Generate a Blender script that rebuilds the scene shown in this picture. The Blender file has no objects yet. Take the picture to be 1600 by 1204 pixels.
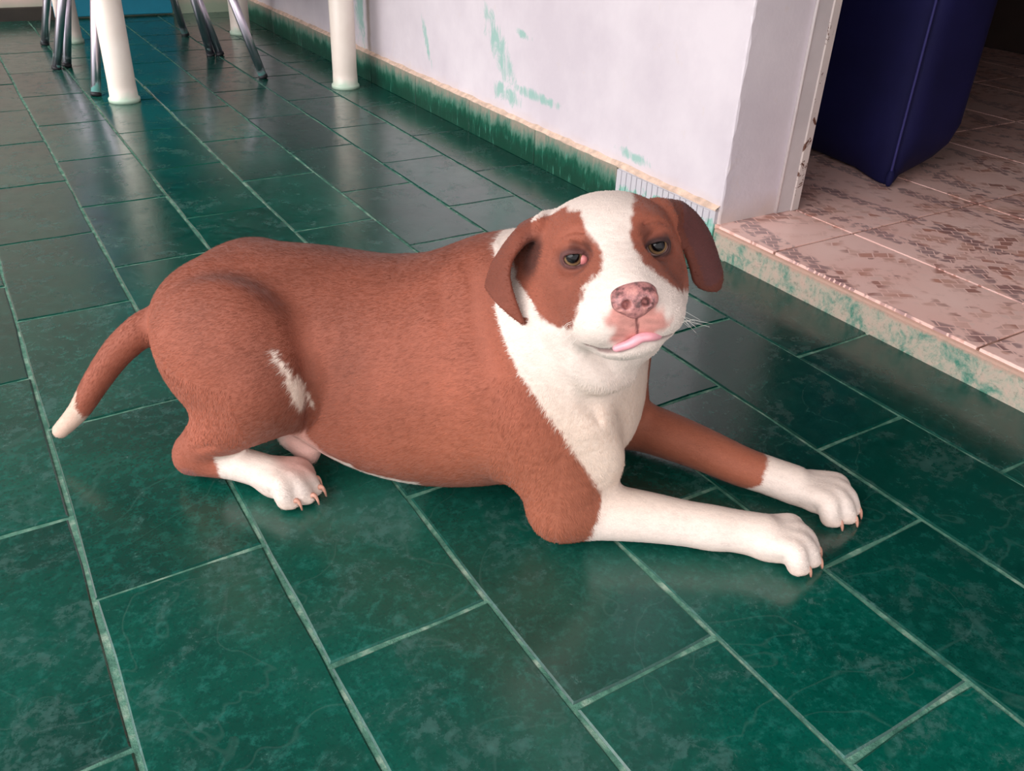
import bpy, bmesh, math, random
import numpy as np
from mathutils import Vector, Matrix

random.seed(7); rng = np.random.default_rng(7)
scn = bpy.context.scene
col = scn.collection

# ------------------------------------------------------------------ camera
CAM = Vector((0, 0, .77))
F_PX = 1370.3
R3 = Matrix(((0.85214574, -0.52189106, 0.03843656),
             (-0.24023140, -0.45538749, -0.85726957),
             (0.46490485, 0.72128494, -0.51343112)))      # rows: image right, image down, view direction
cd = bpy.data.cameras.new('camera'); cam = bpy.data.objects.new('camera', cd); col.objects.link(cam)
cd.sensor_width = 36; cd.lens = F_PX / 1600 * 36; cd.clip_start = .02
rot = Matrix((R3[0], -R3[1], -R3[2])).transposed()
cam.matrix_world = Matrix.Translation(CAM) @ rot.to_4x4()
scn.camera = cam

# ------------------------------------------------------------------ light
scn.view_settings.view_transform = 'Standard'; scn.view_settings.look = 'None'
scn.view_settings.gamma = 1; scn.view_settings.use_curve_mapping = False
scn.view_settings.exposure = 0.55
w = bpy.data.worlds.new('world'); scn.world = w; w.use_nodes = True
bg = w.node_tree.nodes['Background']; bg.inputs[0].default_value = (1.0, .965, .975, 1); bg.inputs[1].default_value = 1.45
sd = bpy.data.lights.new('soft_daylight', 'SUN'); sd.energy = 2.6; sd.angle = math.radians(60); sd.color = (1, .96, .95)
so = bpy.data.objects.new('soft_daylight', sd); col.objects.link(so)
so.rotation_euler = Vector((.85, .10, -.66)).to_track_quat('-Z', 'Y').to_euler()

# ------------------------------------------------------------------ helpers
def s2l(r, g, b):
    f = lambda c: ((c / 255 + .055) / 1.055) ** 2.4 if c > 10 else c / 255 / 12.92
    return (f(r), f(g), f(b), 1)

class NT:
    def __init__(s, name):
        s.m = bpy.data.materials.new(name); s.m.use_nodes = True
        s.t = s.m.node_tree; s.b = s.t.nodes['Principled BSDF']
    def n(s, typ, **kw):
        x = s.t.nodes.new(typ)
        for k, v in kw.items():
            if k.startswith('_'): setattr(x, k[1:], v)
            elif k in x.inputs: s.set(x.inputs[k], v)
        return x
    def set(s, inp, v):
        if hasattr(v, 'is_output'): s.t.links.new(v, inp)
        else: inp.default_value = v
    def pos(s, kind='Object'):
        if kind == 'World': return s.n('ShaderNodeNewGeometry').outputs['Position']
        return s.n('ShaderNodeTexCoord').outputs[kind]
    def map(s, v, scale=(1, 1, 1), loc=(0, 0, 0), rot=(0, 0, 0)):
        return s.n('ShaderNodeMapping', Vector=v, Scale=scale, Location=loc, Rotation=rot).outputs[0]
    def noise(s, v, scale, detail=4, rough=.55, dist=0.0):
        return s.n('ShaderNodeTexNoise', Vector=v, Scale=scale, Detail=detail, Roughness=rough, Distortion=dist).outputs[0]
    def ramp(s, f, *st):
        r = s.n('ShaderNodeValToRGB', Fac=f); e = r.color_ramp.elements
        while len(e) < len(st): e.new(.5)
        for i, (p, c) in enumerate(st):
            e[i].position = p; e[i].color = c if isinstance(c, tuple) else (c, c, c, 1)
        return r.outputs[0]
    def mix(s, f, a, b, mode='MIX'):
        x = s.t.nodes.new('ShaderNodeMix'); x.data_type = 'RGBA'; x.blend_type = mode
        s.set(x.inputs[0], f); s.set(x.inputs[6], a); s.set(x.inputs[7], b); return x.outputs[2]
    def math(s, op, a, b=0.0, c=0.0):
        x = s.t.nodes.new('ShaderNodeMath'); x.operation = op
        s.set(x.inputs[0], a); s.set(x.inputs[1], b); s.set(x.inputs[2], c); return x.outputs[0]
    def sep(s, v):
        return s.n('ShaderNodeSeparateXYZ', Vector=v).outputs
    def bump(s, h, strength=.3, dist=.002, normal=None):
        x = s.n('ShaderNodeBump', Strength=strength, Distance=dist, Height=h)
        if normal is not None: s.set(x.inputs['Normal'], normal)
        return x.outputs[0]
    def out(s, c=None, rough=None, normal=None, **kw):
        if c is not None: s.set(s.b.inputs['Base Color'], c)
        if rough is not None: s.set(s.b.inputs['Roughness'], rough)
        if normal is not None: s.set(s.b.inputs['Normal'], normal)
        for k, v in kw.items(): s.set(s.b.inputs[k.replace('_', ' ')], v)
        return s.m

def mesh_obj(name, verts, faces, mat, parent=None, smooth=False, loc=None):
    me = bpy.data.meshes.new(name); me.from_pydata([tuple(v) for v in verts], [], faces); me.update()
    if smooth: me.polygons.foreach_set('use_smooth', [True] * len(me.polygons))
    me.materials.append(mat)
    o = bpy.data.objects.new(name, me); col.objects.link(o)
    if parent: o.parent = parent
    if loc is not None: o.location = loc
    return o

def bm_obj(name, bm, mat, parent=None, smooth=False, loc=None, rotz=0):
    me = bpy.data.meshes.new(name); bmesh.ops.recalc_face_normals(bm, faces=bm.faces[:]); bm.to_mesh(me); bm.free()
    if smooth: me.polygons.foreach_set('use_smooth', [True] * len(me.polygons))
    me.materials.append(mat)
    o = bpy.data.objects.new(name, me); col.objects.link(o)
    if parent: o.parent = parent
    if loc is not None: o.location = loc
    o.rotation_euler.z = rotz
    return o

def add_box(bm, x0, x1, y0, y1, z0, z1, bev=0, seg=1):
    r = bmesh.ops.create_cube(bm, size=1, matrix=Matrix.Translation(((x0+x1)/2, (y0+y1)/2, (z0+z1)/2)) @ Matrix.Diagonal((x1-x0, y1-y0, z1-z0, 1)))
    if bev:
        vs = set(r['verts']); es = [e for e in bm.edges if e.verts[0] in vs and e.verts[1] in vs]
        bmesh.ops.bevel(bm, geom=es, offset=bev, segments=seg, profile=.5, affect='EDGES')

def box(name, x0, x1, y0, y1, z0, z1, mat, parent=None, bev=0, seg=1, smooth=False):
    bm = bmesh.new(); add_box(bm, x0, x1, y0, y1, z0, z1, bev, seg)
    return bm_obj(name, bm, mat, parent, smooth)

def add_tube(bm, pts, rad, n=12, caps=True):
    pts = [Vector(p) for p in pts]
    if not hasattr(rad, '__len__'): rad = [rad] * len(pts)
    rings = []; up = None
    for i, p in enumerate(pts):
        t = (pts[min(i+1, len(pts)-1)] - pts[max(i-1, 0)]).normalized()
        if up is None: up = t.orthogonal().normalized()
        a = (up - t * up.dot(t)).normalized(); up = a; b = t.cross(a)
        rings.append([bm.verts.new(p + (a * math.cos(2*math.pi*k/n) + b * math.sin(2*math.pi*k/n)) * rad[i]) for k in range(n)])
    for r0, r1 in zip(rings, rings[1:]):
        for k in range(n): bm.faces.new((r0[k], r0[(k+1) % n], r1[(k+1) % n], r1[k]))
    if caps: bm.faces.new(rings[0][::-1]); bm.faces.new(rings[-1])

def tube(name, pts, rad, mat, parent=None, n=12):
    bm = bmesh.new(); add_tube(bm, pts, rad, n); return bm_obj(name, bm, mat, parent, True)

def add_lathe(bm, prof, c=(0, 0, 0), n=32):
    rings = [[bm.verts.new((c[0]+r*math.cos(2*math.pi*k/n), c[1]+r*math.sin(2*math.pi*k/n), c[2]+z)) for k in range(n)] for r, z in prof]
    for r0, r1 in zip(rings, rings[1:]):
        for k in range(n): bm.faces.new((r0[k], r0[(k+1) % n], r1[(k+1) % n], r1[k]))
    bm.faces.new(rings[0][::-1]); bm.faces.new(rings[-1])

def tag(o, label, cat=None, group=None, kind=None):
    o['label'] = label
    if cat: o['category'] = cat
    if group: o['group'] = group
    if kind: o['kind'] = kind
    return o

def struct(o, label):
    o['kind'] = 'structure'; o['label'] = label; return o

def empty(name, loc, rz=0):
    o = bpy.data.objects.new(name, None); col.objects.link(o); o.location = loc; o.rotation_euler.z = rz; o.empty_display_size = .1
    return o

# ------------------------------------------------------------------ materials
def mat_slate():
    t = NT('green_painted_slate'); P = t.pos('World'); rnd = t.n('ShaderNodeObjectInfo').outputs['Random']
    off = t.n('ShaderNodeVectorMath', _operation='SCALE'); t.set(off.inputs[0], (17, 31, 5)); t.set(off.inputs['Scale'], rnd)
    Pv = t.n('ShaderNodeVectorMath', _operation='ADD'); t.set(Pv.inputs[0], P); t.set(Pv.inputs[1], off.outputs[0]); Q = Pv.outputs[0]
    big = t.noise(Q, 5, 4, .6, .4); mid = t.noise(Q, 62, 7, .75, .2); fine = t.noise(Q, 190, 3, .6)
    c = t.ramp(big, (.3, s2l(2, 62, 52)), (.5, s2l(3, 76, 63)), (.7, s2l(6, 86, 72)))
    c = t.mix(t.ramp(mid, (.50, 0.), (.66, .75)), c, s2l(30, 106, 94))
    worn = t.math('MULTIPLY', t.ramp(t.noise(Q, 11, 5, .65, .6), (.52, 0.), (.62, 1.)), t.ramp(mid, (.42, 0.), (.58, 1.)))
    c = t.mix(t.math('MULTIPLY', worn, .38), c, s2l(76, 108, 104))
    c = t.mix(t.ramp(fine, (.35, .3), (.5, 0.)), c, s2l(2, 48, 42))
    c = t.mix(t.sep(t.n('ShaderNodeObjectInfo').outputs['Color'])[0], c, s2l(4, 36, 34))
    # pale scratches and flecks
    sc = t.n('ShaderNodeTexVoronoi', Vector=t.map(Q, (55, 40, 20), rot=(0, 0, .7)), _feature='F1').outputs[0]
    c = t.mix(t.ramp(sc, (.0, .8), (.07, 0.)), c, s2l(120, 150, 140))
    # cleft layers of the slate
    lay = t.noise(Q, 4.3, 3, .5, .9)
    st = t.math('MULTIPLY', t.math('FLOOR', t.math('MULTIPLY', lay, 4)), .2)
    edge = t.ramp(t.math('ABSOLUTE', t.math('SUBTRACT', t.math('FRACT', t.math('MULTIPLY', lay, 4)), .02)), (.0, 1.), (.03, 0.))
    c = t.mix(t.math('MULTIPLY', edge, .16), c, s2l(80, 115, 108))
    h = t.math('ADD', t.math('MULTIPLY', st, 1.2), t.math('ADD', t.math('MULTIPLY', mid, .35), t.math('MULTIPLY', fine, .12)))
    r = t.math('ADD', t.ramp(t.noise(Q, 24, 5, .6), (.3, .13), (.7, .26)), t.math('MULTIPLY', worn, .2))
    return t.out(c, r, t.bump(h, .35, .0022), Specular_IOR_Level=.6, Coat_Weight=.22, Coat_Roughness=.15)

def mat_grout(name, a, b, c3):
    t = NT(name); P = t.pos('World')
    c = t.ramp(t.noise(P, 30, 6, .7), (.3, a), (.5, b), (.72, c3))
    return t.out(c, .75, t.bump(t.noise(P, 260, 4, .7), .7, .003))

def mat_wall():
    t = NT('scuffed_white_plaster'); P = t.pos('World')
    c = t.ramp(t.noise(P, 3.2, 5, .6), (.35, s2l(210, 200, 208)), (.65, s2l(226, 217, 223)))
    c = t.mix(t.ramp(t.noise(P, 9, 6, .7, .5), (.62, 0.), (.75, .35)), c, s2l(214, 196, 178))
    x, y, z = t.sep(P)
    # green paint smears: slanted streaks, only in a few places along the wall
    def blob(cy, cz, wy, wz, lean):
        yy = t.math('DIVIDE', t.math('ADD', t.math('SUBTRACT', y, cy), t.math('MULTIPLY', t.math('SUBTRACT', z, cz), lean)), wy)
        zz = t.math('DIVIDE', t.math('SUBTRACT', z, cz), wz)
        return t.math('SUBTRACT', 1.0, t.math('ADD', t.math('MULTIPLY', yy, yy), t.math('MULTIPLY', zz, zz)))
    nz = t.math('MULTIPLY', t.math('SUBTRACT', t.noise(t.map(P, (1, 1, .5), rot=(.5, 0, 0)), 26, 6, .75, .6), .5), 4.2)
    tot = None
    for args in ((2.37, .280, .068, .125, -.8), (2.16, .190, .16, .020, -1.5), (2.245, .345, .045, .016, -1.6), (2.855, .225, .02, .11, -.4), (3.43, .28, .06, .22, .0), (2.33, .16, .10, .035, -.5), (1.70, .140, .08, .018, -1.0)):
        k = t.math('ADD', blob(*args), t.math('ADD', nz, -.3)); tot = k if tot is None else t.math('MAXIMUM', tot, k)
    c = t.mix(t.math('MULTIPLY', t.ramp(tot, (.0, 0.), (.7, 1.)), .68), c, s2l(118, 186, 170))
    crk = t.math('ABSOLUTE', t.math('ADD', t.math('SUBTRACT', y, 3.35), t.math('MULTIPLY', t.math('SUBTRACT', t.noise(P, 12, 4), .5), .03)))
    c = t.mix(t.math('MULTIPLY', t.ramp(crk, (.006, 1.), (.022, 0.)), .7), c, s2l(132, 112, 92))
    # grime close to the ground
    c = t.mix(t.math('MULTIPLY', t.ramp(t.math('ADD', z, t.math('MULTIPLY', t.noise(P, 20, 5), .05)), (.10, 1.), (.16, 0.)), .4), c, s2l(205, 178, 150))
    h = t.math('ADD', t.noise(P, 14, 5, .6), t.math('MULTIPLY', t.noise(P, 120, 3), .25))
    return t.out(c, .55, t.bump(h, .35, .003))

def mat_simple(name, c, rough=.5, metal=0, n=0, amp=.15, bumpd=0, **kw):
    t = NT(name)
    if n:
        P = t.pos('Object'); f = t.noise(P, n, 5, .6)
        dk = tuple(v * (1 - amp * 1.6) for v in c[:3]) + (1,); lt = tuple(min(1, v * (1 + amp)) for v in c[:3]) + (1,)
        cc = t.ramp(f, (.35, dk), (.65, lt))
        nm = t.bump(f, .4, bumpd) if bumpd else None
        return t.out(cc, rough, nm, Metallic=metal, **kw)
    return t.out(c, rough, Metallic=metal, **kw)

def mat_baseboard():
    t = NT('worn_green_baseboard'); P = t.pos('World'); x, y, z = t.sep(P)
    nn = t.noise(t.map(P, (1, 1, .35)), 30, 6, .75); n2 = t.noise(t.map(P, (1, 1, .2)), 90, 4, .7)
    zz = t.math('ADD', z, t.math('MULTIPLY', t.math('SUBTRACT', nn, .5), -.12))
    c = t.ramp(t.math('MULTIPLY', zz, 9), (.28, s2l(2, 60, 44)), (.5, s2l(6, 80, 60)), (.66, s2l(84, 122, 106)), (.9, s2l(150, 142, 128)))
    c = t.mix(t.ramp(n2, (.58, 0.), (.72, .6)), c, s2l(90, 170, 145))
    return t.out(c, .4, t.bump(nn, .3, .002))

def mat_ribbed():
    t = NT('ribbed_tile_face'); P = t.pos('World'); x, y, z = t.sep(P)
    nn = t.noise(t.map(P, (1, 1, .5)), 40, 5, .7)
    zz = t.math('ADD', z, t.math('MULTIPLY', t.math('SUBTRACT', nn, .5), .16))
    c = t.ramp(t.math('MULTIPLY', zz, 9), (.3, s2l(96, 180, 158)), (.5, s2l(150, 190, 180)), (.6, s2l(200, 196, 202)))
    return t.out(c, .5)

def mat_step():
    t = NT('worn_step_face'); P = t.pos('World'); x, y, z = t.sep(P)
    n1 = t.noise(P, 22, 6, .75, .3); n2 = t.noise(P, 120, 4, .7)
    c = t.ramp(n1, (.34, s2l(62, 126, 106)), (.42, s2l(120, 148, 132)), (.52, s2l(176, 168, 152)), (.68, s2l(196, 168, 154)))
    c = t.mix(t.ramp(n2, (.3, .6), (.45, 0.)), c, s2l(90, 110, 95))
    zz = t.math('ADD', z, t.math('MULTIPLY', t.math('SUBTRACT', n1, .5), .02))
    c = t.mix(t.ramp(t.math('MULTIPLY', zz, 10), (.50, 0.), (.58, .85)), c, s2l(188, 148, 132))
    return t.out(c, .7, t.bump(t.math('ADD', n1, t.math('MULTIPLY', n2, .4)), .6, .005))

def mat_ceramic():
    t = NT('pink_mosaic_ceramic'); P = t.pos('World')
    # mosaic print: small chips laid on arcs around a few centres, washed out elsewhere
    warp = t.n('ShaderNodeTexNoise', Vector=P, Scale=2.2, Detail=1.0).outputs[1]
    ws = t.n('ShaderNodeVectorMath', _operation='SCALE'); t.set(ws.inputs[0], warp); ws.inputs['Scale'].default_value = .16
    wa = t.n('ShaderNodeVectorMath', _operation='ADD'); t.set(wa.inputs[0], P); t.set(wa.inputs[1], ws.outputs[0])
    Q = t.map(wa.outputs[0], (1, 1, 1), rot=(0, 0, .55))
    chip = t.n('ShaderNodeTexBrick', Vector=Q, Scale=1.0, Color1=(0, 0, 0, 1), Color2=(1, 1, 1, 1), Mortar=(.5, .5, .5, 1))
    chip.inputs['Mortar Size'].default_value = .0016; chip.inputs['Brick Width'].default_value = .030; chip.inputs['Row Height'].default_value = .022
    chip.inputs['Bias'].default_value = 0; chip.inputs['Mortar Smooth'].default_value = .3
    cc = t.ramp(chip.outputs[0], (.0, s2l(200, 140, 122)), (.28, s2l(228, 184, 170)), (.5, s2l(244, 208, 199)), (.72, s2l(208, 152, 136)), (.9, s2l(176, 128, 118)))
    zone = t.ramp(t.noise(P, 5.5, 3, .55, .8), (.44, 0.), (.53, 1.))
    pick = t.ramp(t.noise(Q, 26, 2, .5), (.42, 0.), (.5, 1.))
    base = t.ramp(t.noise(P, 6, 4), (.3, s2l(246, 200, 189)), (.7, s2l(252, 214, 204)))
    f = t.math('MULTIPLY', t.math('MULTIPLY', zone, pick), t.math('SUBTRACT', 1.0, chip.outputs['Fac']))
    c = t.mix(f, base, cc)
    band = t.n('ShaderNodeTexWave', Vector=P, Scale=1.6, Distortion=6.0, Detail=1.0).outputs[1]
    dark = t.math('MULTIPLY', t.ramp(band, (.82, 0.), (.9, 1.)), t.math('SUBTRACT', 1.0, chip.outputs['Fac']))
    c = t.mix(t.math('MULTIPLY', dark, t.math('MULTIPLY', pick, .7)), c, s2l(142, 112, 116))
    c = t.mix(t.ramp(t.noise(P, 40, 5, .7), (.6, 0.), (.75, .3)), c, s2l(170, 130, 118))
    return t.out(c, .28, t.bump(t.noise(P, 60, 3), .05, .001))

M_SLATE = mat_slate()
M_GROUT = mat_grout('green_grout', s2l(30, 84, 70), s2l(82, 134, 114), s2l(168, 188, 170))
M_WALL = mat_wall()
M_BASE = mat_baseboard()
M_RIB = mat_ribbed()
M_STEP = mat_step()
M_CER = mat_ceramic()
M_CGROUT = mat_grout('brown_grout', s2l(96, 64, 54), s2l(150, 108, 92), s2l(196, 160, 145))
M_TRIM = mat_simple('orange_grout_ledge', s2l(222, 194, 174), .7, n=40, amp=.15, bumpd=.002)

# ------------------------------------------------------------------ outdoor slate floor
ROW, LEN, GAP = .2037, .409, .0058
XW = 1.419                                  # face of baseboard and step
bm = bmesh.new(); add_box(bm, -1.7, 1.6, -.6, 5.3, -.06, -.0022)
floor = struct(bm_obj('floor', bm, M_GROUT), 'green slate tile floor with pale green joints')
def tile_mesh(name, lx, ly, seed, mat, jit=.0017, bev=.0022, th=.012, n=(3, 4)):
    r = random.Random(seed); pts = []
    nx, ny = n
    for i in range(nx): pts.append((-lx/2 + lx*i/nx, -ly/2))
    for i in range(ny): pts.append((lx/2, -ly/2 + ly*i/ny))
    for i in range(nx): pts.append((lx/2 - lx*i/nx, ly/2))
    for i in range(ny): pts.append((-lx/2, ly/2 - ly*i/ny))
    pts = [(x + r.uniform(-jit, jit), y + r.uniform(-jit, jit)) for x, y in pts]; k = len(pts)
    v = [(x*(1-bev/lx*2), y*(1-bev/ly*2), 0) for x, y in pts] + [(x, y, -bev*.8) for x, y in pts] + [(x, y, -th) for x, y in pts]
    f = [tuple(range(k))]
    for a in (0, k):
        for i in range(k): j = (i+1) % k; f.append((a+i, a+k+i, a+k+j, a+j))
    me = bpy.data.meshes.new(name); me.from_pydata(v, [], f); me.materials.append(mat); me.update(); return me
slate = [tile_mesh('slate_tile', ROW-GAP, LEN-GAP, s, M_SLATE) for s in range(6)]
phase = {-8: .9, -7: .69, -6: .9, -5: .69, -4: .9, -3: .69, -2: .88, -1: 1.068, 0: .892, 1: .663, 2: .483, 3: .290, 4: .502, 5: .693, 6: .923}
tr = random.Random(3)
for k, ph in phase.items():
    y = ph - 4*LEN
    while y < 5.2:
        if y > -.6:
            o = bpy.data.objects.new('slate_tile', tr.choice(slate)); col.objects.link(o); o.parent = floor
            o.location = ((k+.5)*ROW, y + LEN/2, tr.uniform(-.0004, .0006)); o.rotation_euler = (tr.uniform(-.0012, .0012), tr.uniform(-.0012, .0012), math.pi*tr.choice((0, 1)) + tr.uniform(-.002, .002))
        if y > -.6: o.color = (min(.8, max(0, (.46 if k > 3 else .16) + tr.uniform(-.14, .14))), 0, 0, 1)   # rows nearest the wall darker, each slate varied at random
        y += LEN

# ------------------------------------------------------------------ walls, baseboard, step, indoor floor
YC, ZS = 1.375, .07                         # end of the wall, height of the step
def rough_wall(name, x0, x1, y0, y1, z0, z1):
    """plastered wall whose free vertical edge is worn and chipped"""
    bm = bmesh.new(); r = random.Random(5); n = 150; prev = None
    for i in range(n+1):
        z = z0 + (z1-z0)*i/n
        c = .005 + .0035*math.sin(z*41)*math.sin(z*97+1) + r.uniform(-.0015, .0022)
        c = max(.002, c); j = r.uniform(-.0006, .0006)
        ring = [bm.verts.new(p) for p in ((x0, y1, z), (x0, y0+.06, z), (x0, y0+.018, z), (x0+j, y0+c, z), (x0+c*.35+j, y0+c*.3, z), (x0+c, y0+j, z), (x0+.02, y0, z), (x1, y0, z), (x1, y1, z))]
        if prev:
            for a in range(len(ring)): b = (a+1) % len(ring); bm.faces.new((prev[a], prev[b], ring[b], ring[a]))
        else: bm.faces.new(ring[::-1])
        prev = ring
    bm.faces.new(prev)
    return bm_obj(name, bm, M_WALL)
wall_r = struct(rough_wall('wall_right', XW+.011, 1.640, YC, 5.3, -.05, 2.6), 'scuffed white plaster wall with green paint smears')
wall_r2 = struct(box('wall_right_near', XW+.011, 1.640, -2.4, -.20, -.05, 2.6, M_WALL), 'plaster wall on the near side of the doorway')
lintel = struct(box('wall_right_lintel', XW+.011, 1.640, -.20, YC, 2.1, 2.6, M_WALL), 'plaster wall over the doorway')

bbase = struct(box('baseboard_right', XW+.003, XW+.013, YC+.008, 5.2, -.01, .106, mat_grout('baseboard_grout', s2l(110, 130, 110), s2l(160, 160, 140), s2l(190, 180, 160))), 'green stone baseboard along the plaster wall')
jy = [1.745 + .3925*i for i in range(10)]
bt = {}
for i in range(len(jy)-1):
    y0, y1 = jy[i], min(jy[i+1], 5.19)
    if 'm' not in bt:
        bm = bmesh.new(); add_box(bm, -.006, .004, -.1945, .1945, 0, .104, .0015); bt['m'] = bm_obj('baseboard_tile', bm, M_BASE, bbase); o = bt['m']
    else:
        o = bt['m'].copy(); col.objects.link(o)
    o.location = (XW+.004, (y0+y1)/2, 0)
    if y1 - y0 < .38: o.scale.y = (y1-y0)/.3925
rib = bmesh.new(); add_box(rib, XW+.002, XW+.011, YC+.006, 1.742, 0, .104)
for i in range(17):
    y = YC+.022 + i*.0205; add_box(rib, XW-.0025, XW+.003, y+.0012, y+.0193, .004, .098, .0012)
bm_obj('ribbed_tile', rib, M_RIB, bbase)['label'] = 'pale ribbed tile with teal paint stains'
led = bmesh.new()
N = 140
prev = None
rr = random.Random(2)
for i in range(N+1):
    y = YC+.004 + (5.2-YC)*i/N; h = .104 + rr.uniform(-.001, .002); ww = .0 + rr.uniform(-.002, .001)
    ring = [led.verts.new((XW+.014, y, .102)), led.verts.new((XW-.002+ww, y, .102)), led.verts.new((XW-.002+ww, y, h)), led.verts.new((XW+.010, y, h+.007+rr.uniform(-.001, .003))), led.verts.new((XW+.014, y, h+.008))]
    if prev:
        for a in range(4): led.faces.new((prev[a], prev[a+1], ring[a+1], ring[a]))
    prev = ring
struct(bm_obj('trim_1', led, M_TRIM), 'rough orange grout ledge on top of the baseboard')

# doorstep and indoor tiles
step = struct(box('trim_2', XW, 1.70, -.20, YC+.002, -.02, ZS-.006, M_STEP, bev=.006, seg=2), 'worn doorstep with flaking green paint')
floor_in = struct(box('floor_indoor', XW+.008, 4.4, -.6, 3.6, -.02, ZS-.003, M_CGROUT), 'indoor floor of pink patterned ceramic tiles')
xs = [XW+.004, 1.675, 2.143, 2.611, 3.079, 3.547, 4.015, 4.4]; ys = [-.24, .235, .712, 1.196, 1.672, 2.148, 2.624, 3.1, 3.576]
cer = {}
for i in range(len(xs)-1):
    for j in range(len(ys)-1):
        x0, x1, y0, y1 = xs[i], xs[i+1], ys[j], ys[j+1]
        if i == 0 and y0 > 1.3: continue
        key = (round(x1-x0, 3), round(y1-y0, 3))
        if key not in cer: cer[key] = tile_mesh('ceramic_tile', key[0]-.006, key[1]-.006, 1, M_CER, 0.0003, .0008, .01, (2, 2))
        o = bpy.data.objects.new('ceramic_tile', cer[key]); col.objects.link(o); o.parent = floor_in; o.location = ((x0+x1)/2, (y0+y1)/2, ZS)

struct(box('floor_yard_added', -9, 1.43, -9, 5.2, -.30, -.07, mat_simple('added_yard_concrete', s2l(150, 142, 134), .9, n=2, amp=.1)), 'unseen concrete yard, added to block light from below the horizon')  # made-up ground, cuts the lower half of the sky from reflections
# door frame: folded sheet metal with rust
def mat_frame():
    t = NT('chipped_white_metal'); P = t.pos('World')
    c = t.ramp(t.noise(P, 6, 4), (.3, s2l(196, 184, 182)), (.7, s2l(216, 204, 198)))
    c = t.mix(t.ramp(t.noise(P, 34, 5, .7, .5), (.57, 0.), (.61, 1.)), c, s2l(98, 62, 48))
    return t.out(c, .45, t.bump(t.noise(P, 30, 4), .2, .002))
M_FRAME = mat_frame()
fr = empty('door_1', (1.66, YC, ZS)); struct(fr, 'white metal door frame with rust spots')
box('frame_face', -.052, -.002, -.007, .004, .0, 2.03, mat_simple('aged_white_paint', s2l(208, 199, 200), .45, n=6, amp=.06, bumpd=.001), fr, bev=.002)
box('frame_return', -.004, .022, -.010, .26, .0, 2.03, M_FRAME, fr, bev=.002)
tube('frame_bead', [(-.052, -.006, .004), (-.052, -.006, 2.03)], .0035, mat_simple('bead_paint', s2l(226, 218, 218), .4), fr, 8)

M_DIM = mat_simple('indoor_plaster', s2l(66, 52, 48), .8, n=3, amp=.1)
struct(box('wall_indoor_back', 1.64, 4.5, 3.6, 3.7, -.05, 2.6, M_DIM), 'dim indoor wall at the back of the room')
struct(box('wall_indoor_right', 4.4, 4.5, -.7, 3.6, -.05, 2.6, M_DIM), 'dim indoor side wall')
struct(box('wall_indoor_front', 1.64, 4.5, -.8, -.6, -.05, 2.6, M_DIM), 'dim indoor near wall')
struct(box('ceiling', 1.43, 4.5, -.8, 3.7, 2.6, 2.7, M_DIM), 'ceiling of the indoor room')

struct(box('ceiling_porch_added', -1.7, 1.64, -1.6, 5.35, 2.6, 2.75, mat_simple('added_porch_ceiling', s2l(150, 140, 136), .8, n=3)), 'unseen roof added over the porch to dim sky reflections in the slate')  # unseen slab, put in to keep bright sky out of floor reflections

# ------------------------------------------------------------------ far end of the porch
def mat_back():
    t = NT('far_pink_wall'); P = t.pos('World'); x, y, z = t.sep(P)
    c = t.ramp(t.noise(P, 3, 4), (.3, s2l(222, 192, 182)), (.7, s2l(234, 206, 197)))
    zz = t.math('ADD', z, t.math('MULTIPLY', t.math('SUBTRACT', t.noise(P, 9, 5), .5), .06))
    c = t.mix(t.ramp(t.math('MULTIPLY', zz, 5), (.2, .8), (.5, 0.)), c, s2l(150, 178, 150))
    return t.out(c, .6)
M_BACK = mat_back()
struct(box('wall_back', -3.2, 1.5, 5.2, 5.35, -.05, 2.6, M_BACK), 'far pinkish wall with green stains at its foot')
struct(box('trim_3', -3.0, .60, 5.17, 5.2, -.01, .06, mat_simple('dark_threshold', s2l(52, 46, 40), .6, n=8), bev=.003), 'dark skirting at the foot of the far wall')
dr = empty('door_2', (.93, 5.2, 0)); struct(dr, 'turquoise painted door in the far wall')
M_TEAL = mat_simple('turquoise_paint', s2l(28, 132, 158), .45, n=5, amp=.08)
box('door_panel', -.40, .17, -.035, .0, .008, 2.05, M_TEAL, dr, bev=.004)
box('door_rail', -.34, .11, -.045, -.034, .95, 1.05, M_TEAL, dr, bev=.003)

# ------------------------------------------------------------------ table on white pipe legs
def mat_pipe():
    t = NT('ivory_plastic_pipe'); P = t.pos('World'); x, y, z = t.sep(P)
    c = t.ramp(t.noise(P, 8, 4), (.3, s2l(230, 216, 204)), (.7, s2l(240, 229, 218)))
    zz = t.math('ADD', z, t.math('MULTIPLY', t.math('SUBTRACT', t.noise(P, 30, 5), .5), .04))
    c = t.mix(t.ramp(t.math('MULTIPLY', zz, 10), (.12, .75), (.42, 0.)), c, s2l(170, 208, 184))
    return t.out(c, .35)
M_PIPE = mat_pipe()
tb = empty('table', (.90, 3.92, 0)); tag(tb, 'table standing on four thick ivory plastic pipe legs', 'table')
leg = None
for lx, ly in ((.508, 3.352), (1.292, 3.272), (1.262, 4.51), (.512, 4.53)):
    if leg is None:
        bm = bmesh.new(); add_lathe(bm, [(.052, .0), (.0525, .011), (.0505, .014), (.047, .017), (.0455, .06), (.0455, .70)], n=36)
        leg = bm_obj('leg', bm, M_PIPE, tb, True); o = leg
    else: o = leg.copy(); col.objects.link(o)
    o.location = (lx-.90, ly-3.92, 0)
bm = bmesh.new(); add_box(bm, -.455, .50, -.80, .78, .70, .745, .012, 2)
bm_obj('table_top', bm, mat_simple('dark_table_top', s2l(92, 70, 58), .4, n=6), tb)

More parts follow.
